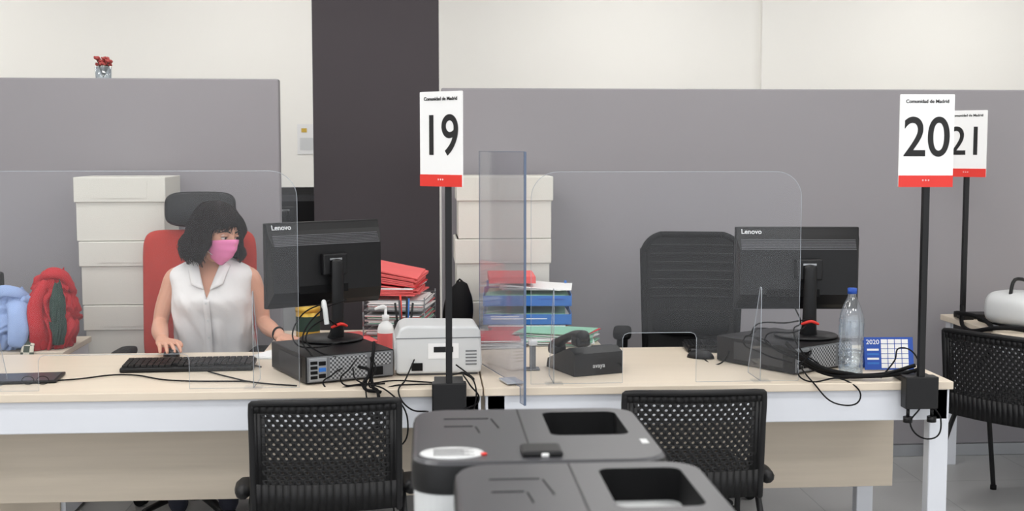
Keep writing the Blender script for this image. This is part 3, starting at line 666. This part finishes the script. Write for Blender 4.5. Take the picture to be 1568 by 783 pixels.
p=[box('body',(.14,.12,.1),(0,0,.05),'blk',bev=.012),box('tray',(.12,.04,.02),(0,-.07,.02),'dgrey',bev=.004)]
grp('card_reader',p,(2.80,5.02,.741))

# ------------------------------------------------------------ woman
SEC=[(.47,0,.10,.155,.115),(.55,0,.09,.165,.115),(.65,0,.07,.150,.105),(.75,0,.05,.142,.098),(.85,0,.03,.150,.108),(.92,0,.012,.156,.120),(.98,0,.018,.158,.108),(1.02,0,.025,.158,.092),(1.05,0,.03,.145,.076),(1.075,0,.034,.105,.060),(1.10,0,.036,.06,.05)]
def sec(z):
    if z<=SEC[0][0]:return SEC[0]
    for i,(a,b) in enumerate(zip(SEC,SEC[1:])):
        if z<=b[0]:
            t=(z-a[0])/(b[0]-a[0]);return tuple(cat([s[k] for s in SEC],i+t) for k in range(5))
    return SEC[-1]
def torso(name,m,z0,z1,off,loose=0,sh=0):
    R=[];X=V((1,0,0));Y=V((0,1,0));n=60
    for i in range(n+1):
        z=z0+(z1-z0)*i/n;s=sec(z);f=loose*max(0,min(1,(.95-z)/.2));g=sh*math.exp(-((z-1.035)/.035)**2)
        R.append(ring(V((s[1],s[2],z)),X,Y,s[3]+off+f+g,s[4]+off+f*.6+g*.5,96,2.3))
    return loft(name,R,m)
def front(x,z,off):
    s=sec(z);rx=s[3]+off;ry=s[4]+off;q=min(.98,abs(x)/rx);return s[2]-ry*(1-q**2.3)**(1/2.3)
def hand(W,f,s,drop,curl=1.0):
    W=V(W);f=V(f).normalized();s=V(s).normalized();up=V((0,0,1))
    o=[tube('palm',[W-f*.02,W+f*.02-up*.002,W+f*.05+up*.002-up*drop*.4,W+f*.082-up*drop*.7],[(.024,.018),(.032,.017),(.039,.014),(.038,.011)],'skin',side=s)]
    base=W+f*.08-up*drop*.7
    for k,(off,Ln) in enumerate(((.0305,.068),(.0105,.076),(-.010,.071),(-.030,.055))):
        r=base+s*off;ff=(f+s*off*4.5).normalized()
        o.append(tube('finger',[r-ff*.015,r+ff*Ln*.42+up*.004,r+ff*Ln*.78-up*.008*curl,r+ff*Ln*.95-up*.020*curl],[.0092,.0088,.008,.0068],'skin',n=10,side=s))
    r=W+f*.022+s*.022
    o.append(tube('thumb',[r-s*.01,r+s*.026+f*.022-up*.006,r+s*.034+f*.048-up*.012,r+s*.030+f*.068-up*.016],[.013,.0115,.010,.0082],'skin',n=10))
    return o
parts=[torso('t','skin',.49,1.098,0),tube('neck',[(0,.04,1.03),(.002,.03,1.09),(.012,.005,1.15)],[(.060,.056),(.050,.050),(.048,.05)],'skin')]
parts.append(tube('armR',[(-.12,.03,1.03),(-.158,.03,1.010),(-.185,.03,.945),(-.207,.025,.88),(-.217,.01,.82),(-.200,-.08,.80),(-.175,-.17,.79),(-.155,-.245,.79)],[.032,.041,.038,.035,.032,.035,.029,.0225],'skin'))
parts.append(tube('armL',[(.12,.03,1.03),(.158,.03,1.010),(.181,.035,.945),(.198,.045,.88),(.208,.045,.82),(.240,-.02,.80),(.272,-.09,.793),(.300,-.15,.79)],[.032,.041,.038,.035,.032,.035,.029,.0225],'skin'))
parts+=hand((-.150,-.262,.79),(.40,-.92,0),(.92,.40,0),.010)
parts+=hand((.308,-.165,.784),(.70,-.71,0),(-.71,-.70,0),.012,.8)
body=combine('body_skin',parts,'skin')
r=body.modifiers.new('r','REMESH');r.mode='VOXEL';r.voxel_size=.0032;r.use_smooth_shade=True
r=body.modifiers.new('s','SMOOTH');r.factor=.5;r.iterations=4
bl=torso('blouse','blouse',.60,1.094,.010,.012,.010)
for v in bl.data.vertices:
    x,y,z=v.co;d=V((x,y-.03,0));low=max(0,min(1,(1.06-z)/.1))
    if d.length>0:
        a=math.atan2(d.y,d.x)
        f=.007*math.sin(a*9+z*16+3*noise.noise(V((x*6,y*6,z*4))))*max(0,min(1,(.93-z)/.15))
        f+=.006*noise.noise(V((x*26+z*18,y*24,z*12)))+.006*noise.noise(V((x*10,y*10,z*7)))
        v.co+=d.normalized()*f*low
cut=fixn(mk('cut',[(0,-.2,.935),(.07,-.2,1.13),(-.07,-.2,1.13),(0,-.045,.935),(.07,-.0,1.13),(-.07,-.0,1.13)],[(0,1,2),(3,5,4),(0,3,4,1),(1,4,5,2),(2,5,3,0)],'skin'))
bo=bl.modifiers.new('b','BOOLEAN');bo.object=cut;bo.operation='DIFFERENCE';bo.solver='EXACT'
dg=bpy.context.evaluated_depsgraph_get();dg.update();me=bpy.data.meshes.new_from_object(bl.evaluated_get(dg))
bl.modifiers.clear();bl.data=me;bpy.data.objects.remove(cut)
W=[body,bl]
for sx in (-1,1):
    vs=[];fs=[];n=8
    A=(.050,1.092);B=(.012,.975);C=(.064,.995);D=(.088,1.068)
    for i in range(n+1):
        for j in range(n+1):
            u,v=i/n,j/n
            x=(1-u)*((1-v)*A[0]+v*B[0])+u*((1-v)*D[0]+v*C[0]);z=(1-u)*((1-v)*A[1]+v*B[1])+u*((1-v)*D[1]+v*C[1])
            vs.append((sx*x,front(x,z,.020+.008*math.sin(pi*u)),z))
    for i in range(n):
        for j in range(n): a=i*(n+1)+j;fs.append((a,a+1,a+n+2,a+n+1))
    o=mk('collar_flap',vs,fs,'blouse',True);o.modifiers.new('s','SOLIDIFY').thickness=.003;W.append(o)
W.append(tube('collar_band',[(.055,-.02,1.085),(.066,.03,1.098),(.045,.08,1.108),(0,.095,1.11),(-.045,.08,1.108),(-.066,.03,1.098),(-.055,-.02,1.085)],[(.004,.018)]*7,'blouse',n=10,side=(1,0,0)))
vs=[];fs=[]
for i in range(31):
    z=.64+.295*i/30
    for x in (-.013,.013): vs.append((x,front(x,z,.021+.008*max(0,min(1,(.95-z)/.2))),z))
for i in range(30): a=i*2;fs.append((a,a+1,a+3,a+2))
o=mk('placket',vs,fs,'blouse',True);o.modifiers.new('s','SOLIDIFY').thickness=.002;W.append(o)
for k in range(4):
    z=.92-k*.075;y=front(0,z,.025+.008*max(0,min(1,(.95-z)/.2)));W.append(cyl('button',(0,y,z),(0,y-.002,z),.005,'lgrey',n=12))
tr=[tube('hips',[(0,.10,.50),(0,.08,.55),(0,.07,.63)],[(.155,.12),(.162,.115),(.155,.11)],'pants',side=(1,0,0))]
for sx in (-1,1):
    tr.append(tube('leg',[(sx*.08,.10,.545),(sx*.095,-.05,.55),(sx*.10,-.22,.555),(sx*.10,-.31,.54),(sx*.10,-.33,.45),(sx*.10,-.30,.30),(sx*.10,-.27,.12)],[.085,.078,.065,.058,.055,.05,.04],'pants'))
    W.append(tube('shoe',[(sx*.10,-.23,.05),(sx*.10,-.28,.055),(sx*.10,-.35,.04),(sx*.10,-.42,.03)],[(.03,.035),(.036,.048),(.042,.032),(.034,.022)],'blk2',side=(1,0,0)))
o=combine('trousers',tr,'pants');r=o.modifiers.new('r','REMESH');r.mode='VOXEL';r.voxel_size=.008;r.use_smooth_shade=True;W.append(o)
W.append(tube('bracelet',[V((.292,-.135,.791))+(V((.71,.70,0))*math.cos(a)+V((0,0,1))*math.sin(a))*.027 for a in [k*pi/8 for k in range(17)]],[.0045]*17,'blk2',n=8,sub=1,rnd=False))
def hp(d,off=0):
    x,y,z=d.x*(.073+off),d.y*(.094+off),d.z*(.114+off)
    t=max(0,-z/.114)
    x*=1-.30*t**1.6
    if y>0:y*=1-.40*t
    else: y*=1-.06*t
    if z>0: x*=1+.04*math.sin(pi*z/.114)
    return V((x,y,z))
def G(a,s):return math.exp(-(a/s)**2)
bm=bmesh.new();bmesh.ops.create_uvsphere(bm,u_segments=96,v_segments=72,radius=1)
for v in bm.verts:
    d=v.co.normalized();p=hp(d)
    if d.y<0:
        x,z=p.x,p.z
        p.y-=.024*G(x,.011)*G(z+.022,.018)*(1)+.010*G(x,.008)*G(z-.0,.022)
        p.y-=.006*G(x,.013)*G(z+.062,.009)+.008*G(x,.02)*G(z+.096,.016)
        p.y-=.004*G(abs(x)-.03,.022)*G(z-.027,.008)
        p.y+=.010*G(abs(x)-.031,.014)*G(z-.008,.010)
        p.y-=.004*G(abs(x)-.042,.018)*G(z+.025,.02)
    v.co=p
me=bpy.data.meshes.new('face');bm.to_mesh(me);bm.free();me.materials.append(M['skin'])
for f in me.polygons:f.use_smooth=True
face=bpy.data.objects.new('face',me);COL.objects.link(face);H=[face]
for sx in (-1,1):
    H.append(ball('eyeball',(sx*.031,-.0745,.008),.0125,'eyew'));H.append(ball('iris',(sx*.031+.002,-.0845,.005),(.0058,.0035,.0058),'hair'))
    H.append(tube('upper_eyelid',[(sx*.017,-.082,.008),(sx*.024,-.0870,.0140),(sx*.033,-.0865,.0150),(sx*.046,-.0765,.010)],[.0022,.0050,.0050,.002],'skin',n=8))
    H.append(tube('lashes',[(sx*.018,-.084,.008),(sx*.025,-.0905,.0098),(sx*.034,-.0898,.0100),(sx*.047,-.0775,.007)],[.0008,.0015,.0016,.0008],'hair',n=6))
    H.append(tube('eyebrow',[(sx*.013,-.093,.028),(sx*.027,-.0925,.034),(sx*.040,-.085,.033),(sx*.052,-.073,.025)],[(.003,.002),(.0035,.002),(.003,.002),(.0012,.001)],'hair',n=8))
    H.append(ball('ear',(sx*.0745,.006,-.008),(.008,.017,.030),'skin',20,(0,0,sx*.3)))
    H.append(tube('mask_strap',[(sx*.058,-.052,-.018),(sx*.073,-.02,-.004),(sx*.082,.012,.012),(sx*.083,.022,-.01),(sx*.076,.0,-.045),(sx*.053,-.045,-.073)],[.0013]*6,'signw',n=6))
H.append(tube('lips',[(-.022,-.083,-.062),(0,-.0925,-.061),(.022,-.083,-.062)],[.003,.005,.003],'pinkp',n=8))
vs=[];fs=[];nu,nv=40,26
for j in range(nv+1):
    for i in range(nu+1):
        u=-1+2*i/nu;v=j/nv
        zt=.004-.020*abs(u)**1.5;zb=-.116+.026*abs(u)**2.6;z=zt+(zb-zt)*v
        a=u*math.radians(70)
        zz=max(-.88,min(.9,z/.120));rr=math.sqrt(1-zz*zz);d=V((math.sin(a)*rr,-math.cos(a)*rr,zz));q=hp(d.normalized(),.004);q.z=z
        q.y-=.020*G(q.x,.034)*math.sin(pi*min(1,v*.90+.10))**.7+.005*G(q.x,.04)
        q.y-=.0018*math.sin(v*22)*(1-abs(u))
        vs.append(q)
for j in range(nv):
    for i in range(nu): a=j*(nu+1)+i;fs.append((a,a+1,a+nu+2,a+nu+1))
o=mk('face_mask',vs,fs,'mask',True);o.modifiers.new('s','SOLIDIFY').thickness=.0015;H.append(o)
def smst(a,b,x):
    t=max(0,min(1,(x-a)/(b-a)));return t*t*(3-2*t)
def hairp(th,s,off=0,wv=1):
    if s<1:
        ph=s*pi/2;z=.142*math.cos(ph);k=math.sin(ph)**.92
    else:
        q=s-1;z=-q*.115;k=1+.21*math.sin(min(q,1.2)*2.3)-.14*max(0,q-.65)
    px,py=math.sin(th),-math.cos(th)
    n1=noise.noise(V((px*2.6,py*2.6,z*16+px)));n2=noise.noise(V((px*7,py*7,z*22)))
    w=(.019*n1+.009*n2+.003*math.sin(th*23+s*5))*min(1,s*1.6)*wv+off
    return V((px*(.101*k+w),py*(.112*k+w)+.012,z+.006*n1*max(0,s-1)))
def smax(th):
    a=abs(math.degrees(th));side=46 if th>0 else 52
    return .70+.14*smst(0,side,a)+(1.06)*smst(side-6,side+18,a)+.07*math.sin(th*9)*smst(60,80,a)
vs=[];fs=[];nt,ns=220,64
for j in range(ns+1):
    for i in range(nt):
        th=-pi+2*pi*i/nt;vs.append(hairp(th,max(.002,smax(th)*j/ns)))
for j in range(ns):
    for i in range(nt): a=j*nt+i;b=j*nt+(i+1)%nt;fs.append((a,b,b+nt,a+nt))
o=fixn(mk('hair_volume',vs,fs,'hair',True));s=o.modifiers.new('s','SOLIDIFY');s.thickness=.016;s.offset=-1;H.append(o)
st=[]
for k in range(1000):
    th=random.uniform(-pi,pi);sm=smax(th)*random.uniform(.95,1.09);s0=random.uniform(.02,.9);dr=random.uniform(-.15,.15);of=random.uniform(-.001,.007);ph=random.uniform(0,6.3);am=random.uniform(.03,.10);fr=random.uniform(4,9)
    L_=[]
    for t in range(9):
        ss=s0+(sm-s0)*t/8
        L_.append(tuple(hairp(th+dr*(ss-s0)+am*math.sin(fr*ss+ph)*min(1,ss),ss,of+.006*math.sin(fr*ss+ph+1.5)*min(1,ss))))
    st.append(L_)
for k in range(110):
    a0=random.uniform(-.1,.45);a1=a0-random.uniform(.5,1.05);e=random.uniform(.50,.62);st.append([tuple(hairp(a0+(a1-a0)*(t/6)**1.2,.22+e*t/6,.001+.004*random.random())) for t in range(7)])
h=wire('hair_strands',st,.0011,'hair');h.data.bevel_resolution=1;h.data.resolution_u=3;H.append(h)
hm=Matrix.Translation((.034,-.035,1.194))@Matrix.Rotation(math.radians(50),4,'Z')@Matrix.Rotation(math.radians(9),4,'X')@Matrix.Rotation(math.radians(3),4,'Y')
head=bpy.data.objects.new('head',None);COL.objects.link(head);head.matrix_world=hm
for o in H:o.parent=head
W.append(head)
grp('seated_woman',W,(-.91,5.14,0))

# ------------------------------------------------------------ world, camera
w=bpy.data.worlds.new('world');SC.world=w;w.use_nodes=True
bg=w.node_tree.nodes['Background'];bg.inputs[0].default_value=(.95,.97,1,1);bg.inputs[1].default_value=1.75
cam=bpy.data.cameras.new('camera');co=bpy.data.objects.new('camera',cam);COL.objects.link(co)
co.location=(0,0,1.56);co.rotation_euler=(math.radians(90-4.5),0,-.07)
cam.sensor_width=36;cam.lens=36*1850/1568;cam.shift_y=-.0128
cam.dof.use_dof=True;cam.dof.focus_distance=4.7;cam.dof.aperture_fstop=4.5
SC.camera=co
SC.view_settings.view_transform='Standard'
